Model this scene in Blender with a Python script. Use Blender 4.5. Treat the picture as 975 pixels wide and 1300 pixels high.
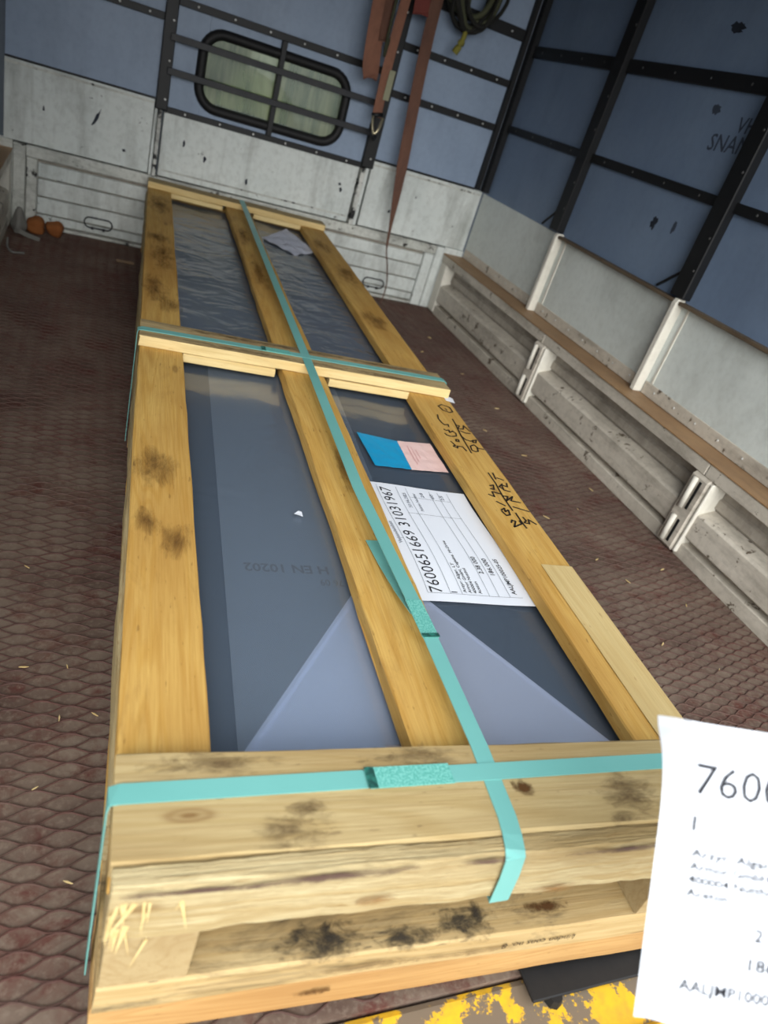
import bpy, bmesh, math, random
from mathutils import Matrix, Vector
random.seed(7)
for o in list(bpy.data.objects): bpy.data.objects.remove(o)
sc = bpy.context.scene
COL = sc.collection
S = 0.7            # layout unit -> metres (the crate is one unit wide)

# ------------------------------------------------------------------ camera
cd = bpy.data.cameras.new('camera'); cam = bpy.data.objects.new('camera', cd); COL.objects.link(cam)
cd.sensor_fit = 'VERTICAL'; cd.sensor_height = 24.0; cd.lens = 24.0 * 902.59 / 1300.0
cd.clip_start = 0.02; cd.clip_end = 200
R_ = Matrix.Rotation(math.radians(-27.832), 4, 'Z') @ Matrix.Rotation(math.radians(60.2423), 4, 'X') @ Matrix.Rotation(math.radians(18.8145), 4, 'Z')
cam.matrix_world = Matrix.Translation(Vector((-2.1691, -4.489, 1.1984)) * S) @ R_
cd.dof.use_dof = True; cd.dof.focus_distance = 1.15; cd.dof.aperture_fstop = 3.0
sc.camera = cam

# ------------------------------------------------------------------ light
SKY, SUN, AZ, EL = 1.45, 1.9, 16, 24
w = bpy.data.worlds.new('sky'); sc.world = w; w.use_nodes = True
bg = w.node_tree.nodes['Background']; wn = w.node_tree.nodes; wl_ = w.node_tree.links
# overcast sky: three times brighter at the zenith than at the horizon
_tc = wn.new('ShaderNodeTexCoord'); _sx = wn.new('ShaderNodeSeparateXYZ'); _mr = wn.new('ShaderNodeMapRange')
wl_.new(_tc.outputs['Generated'], _sx.inputs[0]); wl_.new(_sx.outputs['Z'], _mr.inputs[0])
_mr.inputs[3].default_value = SKY/2.3; _mr.inputs[4].default_value = SKY*3/2.3
bg.inputs[0].default_value = (0.93, 0.97, 1.0, 1); wl_.new(_mr.outputs[0], bg.inputs[1])
# the sun behind thin cloud, from behind and left of the truck: broad and soft
sd = bpy.data.lights.new('hazy_sun', 'SUN'); sd.energy = SUN; sd.angle = math.radians(50); sd.color = (1.0, .99, .96)
so = bpy.data.objects.new('hazy_sun', sd); COL.objects.link(so)
so.rotation_euler = Vector((math.sin(math.radians(AZ)), math.cos(math.radians(AZ)), -math.tan(math.radians(EL)))).to_track_quat('-Z', 'Y').to_euler()
sc.view_settings.view_transform = 'Standard'; sc.view_settings.look = 'None'
sc.view_settings.gamma = 1.0; sc.view_settings.use_curve_mapping = False
sc.view_settings.exposure = 1.0

# ------------------------------------------------------------------ materials
MATS = {}
class NT:
    def __init__(s, name, bump=0.0):
        m = bpy.data.materials.new(name); m.use_nodes = True; s.m = m
        s.t = m.node_tree; s.b = s.t.nodes['Principled BSDF']; MATS[name] = m
        s._co = None
    def n(s, typ, **kw):
        nd = s.t.nodes.new(typ)
        for k, v in kw.items(): setattr(nd, k, v)
        return nd
    def l(s, a, b): s.t.links.new(a, b)
    def coord(s):
        if s._co is None:
            tc = s.n('ShaderNodeTexCoord'); oi = s.n('ShaderNodeObjectInfo')
            mul = s.n('ShaderNodeVectorMath', operation='SCALE'); cmb = s.n('ShaderNodeCombineXYZ')
            for i in range(3): s.l(oi.outputs['Random'], cmb.inputs[i])
            s.l(cmb.outputs[0], mul.inputs[0]); mul.inputs['Scale'].default_value = 13.7
            add = s.n('ShaderNodeVectorMath', operation='ADD')
            s.l(tc.outputs['Object'], add.inputs[0]); s.l(mul.outputs[0], add.inputs[1])
            s._co = add.outputs[0]
        return s._co
    def noise(s, scale=(1, 1, 1), sc=1.0, detail=4, rough=.55, dist=0.0, lo=None, hi=None):
        mp = s.n('ShaderNodeMapping'); mp.inputs['Scale'].default_value = scale
        s.l(s.coord(), mp.inputs[0])
        nz = s.n('ShaderNodeTexNoise'); nz.inputs['Scale'].default_value = sc
        nz.inputs['Detail'].default_value = detail; nz.inputs['Roughness'].default_value = rough
        nz.inputs['Distortion'].default_value = dist
        s.l(mp.outputs[0], nz.inputs['Vector'])
        out = nz.outputs[0]
        if lo is not None: out = s.rng(out, lo, hi)
        return out
    def rng(s, a, lo, hi, to0=0.0, to1=1.0):
        r = s.n('ShaderNodeMapRange'); r.inputs[1].default_value = lo; r.inputs[2].default_value = hi
        r.inputs[3].default_value = to0; r.inputs[4].default_value = to1
        s.l(a, r.inputs[0]); return r.outputs[0]
    def mix(s, fac, a, b, blend='MIX'):
        x = s.n('ShaderNodeMix', data_type='RGBA', blend_type=blend)
        for sock, v in ((x.inputs[0], fac), (x.inputs[6], a), (x.inputs[7], b)):
            if isinstance(v, (int, float)): sock.default_value = v
            elif isinstance(v, tuple): sock.default_value = (*v, 1) if len(v) == 3 else v
            else: s.l(v, sock)
        return x.outputs[2]
    def mul(s, a, k):
        x = s.n('ShaderNodeMath', operation='MULTIPLY'); s.l(a, x.inputs[0])
        if isinstance(k, (int, float)): x.inputs[1].default_value = k
        else: s.l(k, x.inputs[1])
        return x.outputs[0]
    def col(s, c):
        if isinstance(c, tuple): s.b.inputs['Base Color'].default_value = (*c, 1)
        else: s.l(c, s.b.inputs['Base Color'])
        return s
    def set(s, rough=.6, metal=0.0, spec=None):
        if isinstance(rough, (int, float)): s.b.inputs['Roughness'].default_value = rough
        else: s.l(rough, s.b.inputs['Roughness'])
        s.b.inputs['Metallic'].default_value = metal
        if spec is not None: s.b.inputs['Specular IOR Level'].default_value = spec
        return s
    def bump(s, h, st=.3, dist=.002):
        b = s.n('ShaderNodeBump'); b.inputs['Strength'].default_value = st; b.inputs['Distance'].default_value = dist
        s.l(h, b.inputs['Height']); s.l(b.outputs[0], s.b.inputs['Normal']); return s
def rgb(r, g, b):
    f = lambda c: (c/255/12.92) if c/255 <= .04045 else ((c/255+.055)/1.055)**2.4
    return (f(r), f(g), f(b))

def wood(name, ca, cb, dark, stain=.0, staincol=(.05, .04, .03), knots=True, rough=.7, fib=.45, bst=.35, bdist=.0008):
    k = NT(name)
    ring = k.noise((1.1, 16, 16), 1.0, 2, .5, .8)
    sn = k.n('ShaderNodeMath', operation='SINE'); k.l(k.mul(ring, 62.0), sn.inputs[0])
    c = k.mix(k.mul(k.rng(sn.outputs[0], -.2, 1.0), .75), ca, cb)
    broad = k.noise((2.2, 9, 9), 1.0, 3, .55, .3, .42, .72)
    c = k.mix(k.mul(broad, .6), c, dark)
    fi = k.noise((14, 520, 520), 1.0, 3, .65, 0, .38, .70)
    c = k.mix(k.mul(fi, fib), c, dark)
    md = k.noise((5, 120, 120), 1.0, 3, .6, .2, .52, .72)
    c = k.mix(k.mul(md, .35), c, dark)
    sp = k.noise((40, 160, 160), 1.0, 2, .5, 0, .68, .74)
    c = k.mix(k.mul(sp, .5), c, staincol if stain > 0 else dark)
    if knots:
        mp = k.n('ShaderNodeMapping'); mp.inputs['Scale'].default_value = (3.4, 11, 11); k.l(k.coord(), mp.inputs[0])
        vo = k.n('ShaderNodeTexVoronoi'); vo.inputs['Scale'].default_value = 1.0; k.l(mp.outputs[0], vo.inputs['Vector'])
        kn = k.rng(vo.outputs['Distance'], .045, .10, 1, 0)
        rg = k.n('ShaderNodeMath', operation='SINE'); k.l(k.mul(vo.outputs['Distance'], 120.0), rg.inputs[0])
        c = k.mix(k.mul(kn, k.rng(rg.outputs[0], -1, 1, .35, .75)), c, rgb(110, 76, 38))
    if stain > 0:
        a = k.noise((3.0, 14, 14), 1.3, 6, .75, .6, .60-.1*stain, .78-.08*stain)
        c = k.mix(k.mul(a, min(.9, stain)), c, staincol)
    k.col(c).set(rough, 0, .25)
    k.bump(k.mix(.5, fi, md), bst, bdist)
    return k.m
wood('wood_yellow', rgb(206, 168, 94), rgb(194, 152, 76), rgb(160, 114, 50), .40, rgb(120, 84, 42))
wood('wood_brown', rgb(196, 160, 92), rgb(176, 134, 66), rgb(136, 96, 46), .75, rgb(84, 58, 32))
wood('wood_pale', rgb(178, 158, 114), rgb(166, 144, 98), rgb(140, 114, 72), .5, rgb(104, 84, 58))
wood('wood_cut', rgb(216, 194, 142), rgb(206, 180, 124), rgb(186, 156, 100), 0, knots=False)
wood('wood_rough', rgb(186, 171, 132), rgb(170, 149, 105), rgb(146, 120, 76), .35, rgb(140, 112, 70), fib=.65, rough=.95, bst=.8, bdist=.0025)
wood('wood_grey', rgb(190, 168, 122), rgb(160, 136, 94), rgb(110, 92, 64), .8, rgb(72, 60, 48), fib=.6, rough=.9)
wood('wood_orange', rgb(184, 148, 96), rgb(168, 130, 80), rgb(144, 106, 62), .25, rgb(110, 76, 40))
wood('wood_stained', rgb(182, 160, 116), rgb(170, 146, 100), rgb(152, 122, 76), .9, rgb(40, 34, 30))
wood('wood_patch', rgb(206, 184, 132), rgb(198, 172, 118), rgb(176, 148, 94), .15, rgb(150, 120, 76), knots=False)
wood('wood_endgrain', rgb(162, 142, 104), rgb(152, 130, 92), rgb(136, 112, 74), .0, knots=False, fib=.2)

def paint(name, c, c2, dirt, dirtamt=.5, streak=(9, 9, 1.5), rough=.55, chips=0.0, chipcol=(.03, .03, .03), bump=.12, metal=0, spec=.35):
    k = NT(name)
    x = k.mix(k.noise((1, 1, 1), 3.5, 4, .6, 0, .3, .7), c, c2)
    x = k.mix(k.mul(k.noise(streak, 1.2, 5, .68, .2, .48, .78), dirtamt), x, dirt)
    n3 = k.noise((1, 1, 1), 55, 3, .6)
    x = k.mix(k.mul(k.rng(n3, .45, .75), dirtamt*.35), x, dirt)
    if chips > 0:
        ch = k.rng(k.noise((1, 1, 1), 16, 6, .72), .66-.1*chips, .69-.1*chips)
        x = k.mix(ch, x, chipcol)
    k.col(x).set(rough, metal, spec); k.bump(n3, bump, .001)
    return k.m
paint('white_paint', rgb(214, 218, 214), rgb(200, 206, 203), rgb(84, 80, 70), .55, chips=.1, chipcol=rgb(40, 38, 36))
paint('white_grimy', rgb(206, 207, 200), rgb(188, 190, 182), rgb(58, 52, 44), .85, (3, 3, 9), chips=.75, chipcol=rgb(36, 33, 30))
paint('white_chipped', rgb(212, 212, 206), rgb(196, 198, 192), rgb(40, 38, 36), .8, (6, 6, 6), chips=1.6, chipcol=rgb(24, 24, 25))
paint('stile_white', rgb(226, 222, 210), rgb(212, 208, 196), rgb(110, 100, 86), .35)
paint('slat_grey', rgb(208, 200, 186), rgb(192, 184, 170), rgb(84, 74, 62), .6, (14, 3, 14), chips=.55, chipcol=rgb(96, 84, 70))
paint('recess_grey', rgb(176, 168, 156), rgb(158, 150, 138), rgb(70, 62, 52), .6)
paint('ledge_brown', rgb(166, 134, 98), rgb(144, 112, 80), rgb(84, 66, 50), .5, (12, 2, 12))
paint('ledge_edge', rgb(110, 96, 78), rgb(90, 76, 60), rgb(60, 48, 38), .5)
paint('panel_white_side', rgb(216, 222, 218), rgb(206, 212, 208), rgb(104, 102, 92), .35, (3, 3, 2))
paint('panel_blue', rgb(142, 158, 180), rgb(132, 148, 170), rgb(76, 84, 96), .28, (4, 4, 1.2), rough=.45)
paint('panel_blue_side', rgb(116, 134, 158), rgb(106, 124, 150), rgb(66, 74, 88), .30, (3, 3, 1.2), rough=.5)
paint('black_steel', rgb(19, 20, 23), rgb(15, 16, 18), rgb(40, 39, 38), .3, rough=.5)
paint('bar_steel', rgb(36, 38, 43), rgb(30, 32, 36), rgb(66, 64, 62), .4, rough=.5)
paint('rubber', rgb(20, 20, 22), rgb(16, 16, 17), rgb(44, 42, 40), .3, rough=.6)
paint('roof_grey', rgb(90, 98, 108), rgb(80, 88, 98), rgb(50, 50, 52), .4)
paint('screw_dull', rgb(96, 96, 96), rgb(70, 70, 70), rgb(50, 48, 44), .5, rough=.5, metal=.3)
paint('screw_metal', rgb(214, 214, 210), rgb(190, 190, 188), rgb(120, 116, 108), .3, rough=.35, metal=.3)
k = NT('floor_plate')
c = k.mix(k.noise((1, 1, 1), 5, 5, .65, .3, .35, .65), rgb(122, 107, 94), rgb(86, 69, 61))
c = k.mix(k.mul(k.noise((1, 1, 1), 14, 5, .7, .5, .50, .66), .75), c, rgb(84, 40, 36))
c = k.mix(k.mul(k.noise((1, 1, 1), 3, 4, .6, .5, .52, .70), .5), c, rgb(74, 56, 52))
f3 = k.noise((1, 1, 1), 130, 3, .65); c = k.mix(k.mul(k.rng(f3, .5, .72), .45), c, rgb(136, 122, 108))
k.col(c).set(.75, 0, .08); k.bump(f3, .35, .0012)
paint('floor_rib', rgb(90, 72, 64), rgb(72, 54, 50), rgb(82, 40, 36), .6, (5, 5, 5), rough=.5, spec=.1)
paint('yellow_paint', rgb(226, 178, 36), rgb(206, 158, 30), rgb(96, 84, 70), .75, (5, 5, 5), chips=1.75, chipcol=rgb(112, 98, 82))
paint('asphalt', rgb(128, 126, 122), rgb(116, 114, 110), rgb(90, 88, 86), .4)
paint('paper', rgb(226, 230, 237), rgb(221, 225, 233), rgb(206, 210, 220), .15, rough=.8, bump=.05)
paint('paper_crumpled', rgb(205, 208, 222), rgb(190, 194, 210), rgb(150, 154, 170), .3, rough=.8)
paint('sticker_blue', rgb(32, 160, 205), rgb(24, 146, 196), rgb(20, 110, 160), .3, rough=.4)
paint('sticker_pink', rgb(238, 206, 200), rgb(230, 196, 190), rgb(214, 160, 160), .3, rough=.5)
paint('print_red', rgb(222, 176, 172), rgb(214, 166, 164), rgb(236, 200, 196), .6, rough=.7)
paint('ink', rgb(34, 34, 40), rgb(30, 30, 36), rgb(60, 60, 66), .2, rough=.8)
paint('ink_grey', rgb(120, 124, 134), rgb(112, 116, 126), rgb(140, 144, 150), .2, rough=.8)
paint('marker', rgb(42, 34, 28), rgb(36, 28, 22), rgb(70, 54, 36), .3, rough=.7)
paint('sheet_print', rgb(38, 44, 52), rgb(34, 40, 48), rgb(60, 66, 74), .3, rough=.6)
paint('web_orange', rgb(142, 98, 78), rgb(122, 82, 66), rgb(74, 50, 42), .6, (14, 14, 3), rough=.8, bump=.5)
paint('web_brown', rgb(116, 82, 66), rgb(98, 68, 56), rgb(60, 42, 38), .6, (14, 14, 3), rough=.8, bump=.5)
paint('web_red', rgb(120, 58, 50), rgb(104, 50, 44), rgb(80, 40, 36), .5, rough=.8)
paint('strap_tag', rgb(160, 158, 132), rgb(140, 140, 116), rgb(100, 98, 80), .4, rough=.8)
paint('hook_metal', rgb(190, 180, 150), rgb(160, 150, 124), rgb(60, 54, 46), .5, rough=.3, metal=.8)
paint('rope_dark', rgb(40, 39, 35), rgb(30, 30, 28), rgb(24, 24, 24), .5, rough=.9)
paint('rope_green', rgb(74, 76, 56), rgb(60, 62, 46), rgb(50, 50, 38), .5, rough=.9)
paint('rope_yellow', rgb(128, 122, 50), rgb(112, 106, 44), rgb(90, 86, 36), .4, rough=.8)
paint('rag_orange', rgb(146, 88, 44), rgb(128, 74, 36), rgb(84, 52, 30), .4, rough=.9)
paint('rag_grey', rgb(120, 118, 112), rgb(104, 102, 98), rgb(70, 66, 60), .4, rough=.9)
paint('leaf_green', rgb(150, 160, 110), rgb(112, 132, 84), rgb(196, 196, 160), .5, rough=.8)
paint('smudge', rgb(34, 40, 52), rgb(26, 30, 40), rgb(60, 66, 80), .3, rough=.7)
paint('stencil', rgb(62, 70, 84), rgb(56, 64, 78), rgb(84, 94, 112), .5, rough=.7)
paint('sheet_dark', rgb(70, 82, 95), rgb(65, 77, 90), rgb(58, 68, 80), .2, (2, 2, 2), rough=.42, bump=.02)
# teal strapping tape with a faint sheen
k = NT('strap_teal'); c = k.mix(k.noise((1, 1, 1), 6, 3, .5, 0, .3, .7), rgb(112, 174, 168), rgb(102, 164, 158))
k.col(c).set(.38, 0, .45); k.bump(k.noise((1, 1, 1), 300, 2, .5), .08, .0005)
k = NT('strap_weld'); c = k.mix(k.noise((1, 1, 1), 420, 2, .6, 0, .42, .58), rgb(84, 158, 146), rgb(116, 184, 174))
k.col(c).set(.55, 0, .3); k.bump(k.noise((1, 1, 1), 420, 2, .5), .5, .001)
k = NT('strap_scuff'); k.col(k.mix(k.noise((1, 1, 1), 120, 3, .6, 0, .4, .6), rgb(14, 62, 56), rgb(40, 110, 98))).set(.6)

def film(name, tint, milk, milkcol, wr=.5, gloss=.09):
    m = bpy.data.materials.new(name); m.use_nodes = True; MATS[name] = m; t = m.node_tree
    k = NT.__new__(NT); k.m = m; k.t = t; k._co = None; k.b = None
    t.nodes.remove(t.nodes['Principled BSDF']); out = t.nodes['Material Output']
    tr = k.n('ShaderNodeBsdfTransparent'); tr.inputs[0].default_value = (*tint, 1)
    gl = k.n('ShaderNodeBsdfGlossy'); gl.inputs['Roughness'].default_value = gloss
    df = k.n('ShaderNodeBsdfDiffuse'); df.inputs[0].default_value = (*milkcol, 1)
    tl = k.n('ShaderNodeBsdfTranslucent'); tl.inputs[0].default_value = (*milkcol, 1)
    n1 = k.noise((4, 9, 4), 1.0, 2, .45, 1.2); n2 = k.noise((2, 2, 2), 4, 2, .5, 1.5)
    ad = k.n('ShaderNodeMath', operation='ADD'); k.l(n1, ad.inputs[0]); k.l(n2, ad.inputs[1])
    bp = k.n('ShaderNodeBump'); bp.inputs['Strength'].default_value = wr; bp.inputs['Distance'].default_value = .006
    k.l(ad.outputs[0], bp.inputs['Height']); k.l(bp.outputs[0], gl.inputs['Normal'])
    # two-sided Schlick reflectance of a thin film
    ge = k.n('ShaderNodeNewGeometry'); dt = k.n('ShaderNodeVectorMath', operation='DOT_PRODUCT')
    k.l(ge.outputs['Incoming'], dt.inputs[0]); k.l(bp.outputs[0], dt.inputs[1])
    ab = k.n('ShaderNodeMath', operation='ABSOLUTE'); k.l(dt.outputs['Value'], ab.inputs[0])
    om = k.n('ShaderNodeMath', operation='SUBTRACT'); om.inputs[0].default_value = 1.0; k.l(ab.outputs[0], om.inputs[1])
    pw = k.n('ShaderNodeMath', operation='POWER'); k.l(om.outputs[0], pw.inputs[0]); pw.inputs[1].default_value = 5.0
    fr = k.n('ShaderNodeMapRange'); k.l(pw.outputs[0], fr.inputs[0]); fr.inputs[3].default_value = .05; fr.inputs[4].default_value = .9
    m0 = k.n('ShaderNodeMixShader'); m0.inputs[0].default_value = .35; k.l(df.outputs[0], m0.inputs[1]); k.l(tl.outputs[0], m0.inputs[2])
    m1 = k.n('ShaderNodeMixShader'); m1.inputs[0].default_value = milk; k.l(tr.outputs[0], m1.inputs[1]); k.l(m0.outputs[0], m1.inputs[2])
    m2 = k.n('ShaderNodeMixShader'); k.l(fr.outputs[0], m2.inputs[0]); k.l(m1.outputs[0], m2.inputs[1]); k.l(gl.outputs[0], m2.inputs[2])
    k.l(m2.outputs[0], out.inputs['Surface'])
film('film_clear', (.94, .95, .97), .05, (.6, .65, .75), .24, .12)
film('film_haze', (.93, .95, .98), .22, (.56, .68, .80), .06, .2)
film('film_milky', (.85, .88, .95), .68, (.70, .77, .94), .08, .25)
film('film_wrinkled', (.94, .95, .97), .15, (.64, .72, .86), 1.6, .2)
# dusty glass of the cab window
k = NT('dusty_glass'); t = k.t; out = t.nodes['Material Output']; t.nodes.remove(k.b)
tr = k.n('ShaderNodeBsdfTransparent'); tr.inputs[0].default_value = (.80, .88, .74, 1)
df = k.n('ShaderNodeBsdfDiffuse'); gl = k.n('ShaderNodeBsdfGlossy'); gl.inputs['Roughness'].default_value = .12
dc = k.mix(k.noise((16, 16, 2.0), 1.1, 4, .6, .5, .38, .62), rgb(142, 148, 120), rgb(88, 102, 84)); k.l(dc, df.inputs[0])
m1 = k.n('ShaderNodeMixShader'); k.l(k.noise((5, 5, 1.5), 1.0, 3, .6, .2, .2, .5), m1.inputs[0])
fr = k.rng(k.noise((5, 5, 1.5), 1.0, 3, .6, .2), .3, .7, .62, .86); k.l(fr, m1.inputs[0])
k.l(tr.outputs[0], m1.inputs[1]); k.l(df.outputs[0], m1.inputs[2])
m2 = k.n('ShaderNodeMixShader'); m2.inputs[0].default_value = .06; k.l(m1.outputs[0], m2.inputs[1]); k.l(gl.outputs[0], m2.inputs[2])
k.l(m2.outputs[0], out.inputs['Surface'])

# ------------------------------------------------------------------ mesh helpers (layout units)
I4 = Matrix.Identity(4)
WORLD = {}
class MB:
    def __init__(s): s.v = []; s.f = []; s.mi = []
    def add(s, vs, fs, mi=0):
        b = len(s.v); s.v += [Vector(p) for p in vs]
        for f in fs: s.f.append([b+i for i in f]); s.mi.append(mi)
        return s
    def box(s, x0, x1, y0, y1, z0, z1, mi=0):
        x0, x1 = sorted((x0, x1)); y0, y1 = sorted((y0, y1)); z0, z1 = sorted((z0, z1))
        return s.add([(x0,y0,z0),(x1,y0,z0),(x1,y1,z0),(x0,y1,z0),(x0,y0,z1),(x1,y0,z1),(x1,y1,z1),(x0,y1,z1)],
              [(0,3,2,1),(4,5,6,7),(0,1,5,4),(1,2,6,5),(2,3,7,6),(3,0,4,7)], mi)
    def prism(s, prof, a0, a1, fn):          # closed profile (p,q) swept along a; fn(p,q,a)->xyz
        n = len(prof)
        vs = [fn(p, q, a0) for p, q in prof] + [fn(p, q, a1) for p, q in prof]
        return s.add(vs, [tuple(range(n))[::-1], tuple(range(n, 2*n))] + [(i, (i+1) % n, n+(i+1) % n, n+i) for i in range(n)])
    def tube(s, pts, r, n=8, closed=False, flat=1.0, up=Vector((0, 0, 1))):
        pts = [Vector(p) for p in pts]; m = len(pts); vs = []
        for i, p in enumerate(pts):
            if closed: t = pts[(i+1) % m] - pts[i-1]
            else: t = pts[min(i+1, m-1)] - pts[max(i-1, 0)]
            t.normalize(); u = up if abs(t.dot(up)) < .95 else Vector((1, 0, 0))
            a = t.cross(u).normalized(); b = a.cross(t)
            rr = r[i] if isinstance(r, (list, tuple)) else r
            for j in range(n):
                q = 2*math.pi*j/n; vs.append(p + a*math.cos(q)*rr + b*math.sin(q)*rr*flat)
        fs = []
        for i in range(m if closed else m-1):
            for j in range(n):
                i2 = (i+1) % m; j2 = (j+1) % n
                fs.append((i*n+j, i2*n+j, i2*n+j2, i*n+j2))
        if not closed: fs += [tuple(range(n)), tuple(range((m-1)*n, m*n))[::-1]]
        return s.add(vs, fs)
    def ribbon(s, pts, side, wd, th):        # flat band of width wd and thickness th along pts
        m = len(pts); vs = []
        for i in range(m):
            p = Vector(pts[i]); t = (Vector(pts[min(i+1, m-1)]) - Vector(pts[max(i-1, 0)])).normalized()
            sd = Vector(side[i] if isinstance(side, list) else side).normalized()
            sd = (sd - t*sd.dot(t)).normalized()
            nn = sd.cross(t); ww = (wd[i] if isinstance(wd, list) else wd)/2
            for a, b in ((-1, 0), (1, 0), (1, 1), (-1, 1)): vs.append(p + sd*ww*a + nn*th*b)
        fs = []
        for i in range(m-1):
            for j in range(4): fs.append((i*4+j, i*4+(j+1) % 4, i*4+4+(j+1) % 4, i*4+4+j))
        fs += [(3, 2, 1, 0), tuple(range((m-1)*4, m*4))]
        return s.add(vs, fs)
    def grid(s, nx, ny, fn, th=None):        # thin curved sheet; th = thickness along -z of fn
        vs = [Vector(fn(i/nx, j/ny)) for j in range(ny+1) for i in range(nx+1)]
        q = lambda i, j: j*(nx+1)+i
        fs = [(q(i, j), q(i+1, j), q(i+1, j+1), q(i, j+1)) for j in range(ny) for i in range(nx)]
        if th is None: return s.add(vs, fs)
        N = len(vs); th = Vector(th); vs2 = [p - th for p in vs]
        fs2 = [tuple(N+k for k in f[::-1]) for f in fs]
        bd = [q(i, 0) for i in range(nx)] + [q(nx, j) for j in range(ny)] + [q(i, ny) for i in range(nx, 0, -1)] + [q(0, j) for j in range(ny, 0, -1)]
        fs3 = [(bd[(k+1) % len(bd)], bd[k], N+bd[k], N+bd[(k+1) % len(bd)]) for k in range(len(bd))]
        return s.add(vs + vs2, fs + fs2 + fs3)

def place(o, M, parent):
    WORLD[o.name] = M
    if parent is not None:
        o.parent = parent; o.matrix_local = WORLD[parent.name].inverted() @ M
    else: o.matrix_world = M
def frame_s(fr):
    M = fr.copy(); M.translation = fr.translation * S; return M
def build(name, mb, mat, parent=None, frame=I4, rot=None, bevel=0.0, smooth=False, seg=1, base=False, recalc=True):
    vs = mb.v
    lo = Vector([min(p[i] for p in vs) for i in range(3)]); hi = Vector([max(p[i] for p in vs) for i in range(3)])
    c = (lo+hi)/2
    if base: c.z = lo.z
    rt = rot.to_3x3() if rot is not None else Matrix.Identity(3); ri = rt.inverted()
    me = bpy.data.meshes.new(name)
    me.from_pydata([tuple((ri @ (p-c))*S) for p in vs], [], mb.f)
    for m in (mat if isinstance(mat, (list, tuple)) else [mat]): me.materials.append(MATS[m])
    for i, p in enumerate(me.polygons): p.material_index = mb.mi[i]; p.use_smooth = smooth
    bm = bmesh.new(); bm.from_mesh(me)
    if recalc: bmesh.ops.recalc_face_normals(bm, faces=bm.faces)
    if bevel > 0:
        bmesh.ops.bevel(bm, geom=[e for e in bm.edges if len(e.link_faces) == 2 and e.calc_face_angle() > .6], offset=bevel*S, segments=seg, affect='EDGES', profile=.5)
    bm.to_mesh(me); bm.free()
    o = bpy.data.objects.new(name, me); COL.objects.link(o)
    M = frame_s(frame) @ Matrix.Translation(c*S) @ rt.to_4x4()
    place(o, M, parent); return o
def share(name, mesh, loc, parent, frame=I4, rot=None):
    o = bpy.data.objects.new(name, mesh); COL.objects.link(o)
    M = frame_s(frame) @ Matrix.Translation(Vector(loc)*S)
    if rot is not None: M = M @ rot
    place(o, M, parent); return o
def empty(name, loc, frame=I4):
    o = bpy.data.objects.new(name, None); COL.objects.link(o); o.empty_display_size = .1
    place(o, frame_s(frame) @ Matrix.Translation(Vector(loc)*S), None); return o
def tag(o, label, cat, group=None):
    o['label'] = label; o['category'] = cat
    if group: o['group'] = group
    return o
def struct(o): o['kind'] = 'structure'; return o
def bx(name, dims, mat, parent=None, bevel=.002, **kw): return build(name, MB().box(*dims), mat, parent, bevel=bevel, **kw)

def text_mesh(txt, width=None, height=None, bold=0.0):
    cu = bpy.data.curves.new('t', 'FONT'); cu.body = txt; cu.size = 1.0; cu.offset = bold; cu.resolution_u = 2
    o = bpy.data.objects.new('t', cu); COL.objects.link(o)
    bpy.context.view_layer.update()
    me = bpy.data.meshes.new_from_object(o.evaluated_get(bpy.context.evaluated_depsgraph_get()))
    bpy.data.objects.remove(o); bpy.data.curves.remove(cu)
    vs = [v.co.copy() for v in me.vertices]; fs = [tuple(p.vertices) for p in me.polygons]
    bpy.data.meshes.remove(me)
    x0 = min(v.x for v in vs); x1 = max(v.x for v in vs); y1 = max(v.y for v in vs)
    sy = height/y1 if height else width/(x1-x0); sx = width/(x1-x0) if width else sy
    return [((v.x-x0)*sx, v.y*sy) for v in vs], fs
def text(name, txt, mat, parent, o, ex, ey, frame=I4, width=None, height=None, bold=0.0, fn=None, eps=.0012):
    vs, fs = text_mesh(txt, width, height, bold)
    o, ex, ey = Vector(o), Vector(ex), Vector(ey); nn = ex.cross(ey)
    mb = MB()
    if fn: mb.add([fn(x, y, eps) for x, y in vs], fs)
    else: mb.add([o + ex*x + ey*y + nn*eps for x, y in vs], fs)
    return build(name, mb, mat, parent, frame=frame)

# screw head shared by all strips
_b = bmesh.new(); bmesh.ops.create_uvsphere(_b, u_segments=8, v_segments=5, radius=.0058*S)
for v in _b.verts: v.co.z *= .5
SCREW = bpy.data.meshes.new('screw'); _b.to_mesh(SCREW); _b.free(); SCREW.materials.append(MATS['screw_metal'])
SCREW_D = SCREW.copy(); SCREW_D.materials[0] = MATS['screw_dull']
RX90 = Matrix.Rotation(math.pi/2, 4, 'X'); RY90 = Matrix.Rotation(math.pi/2, 4, 'Y')

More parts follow.
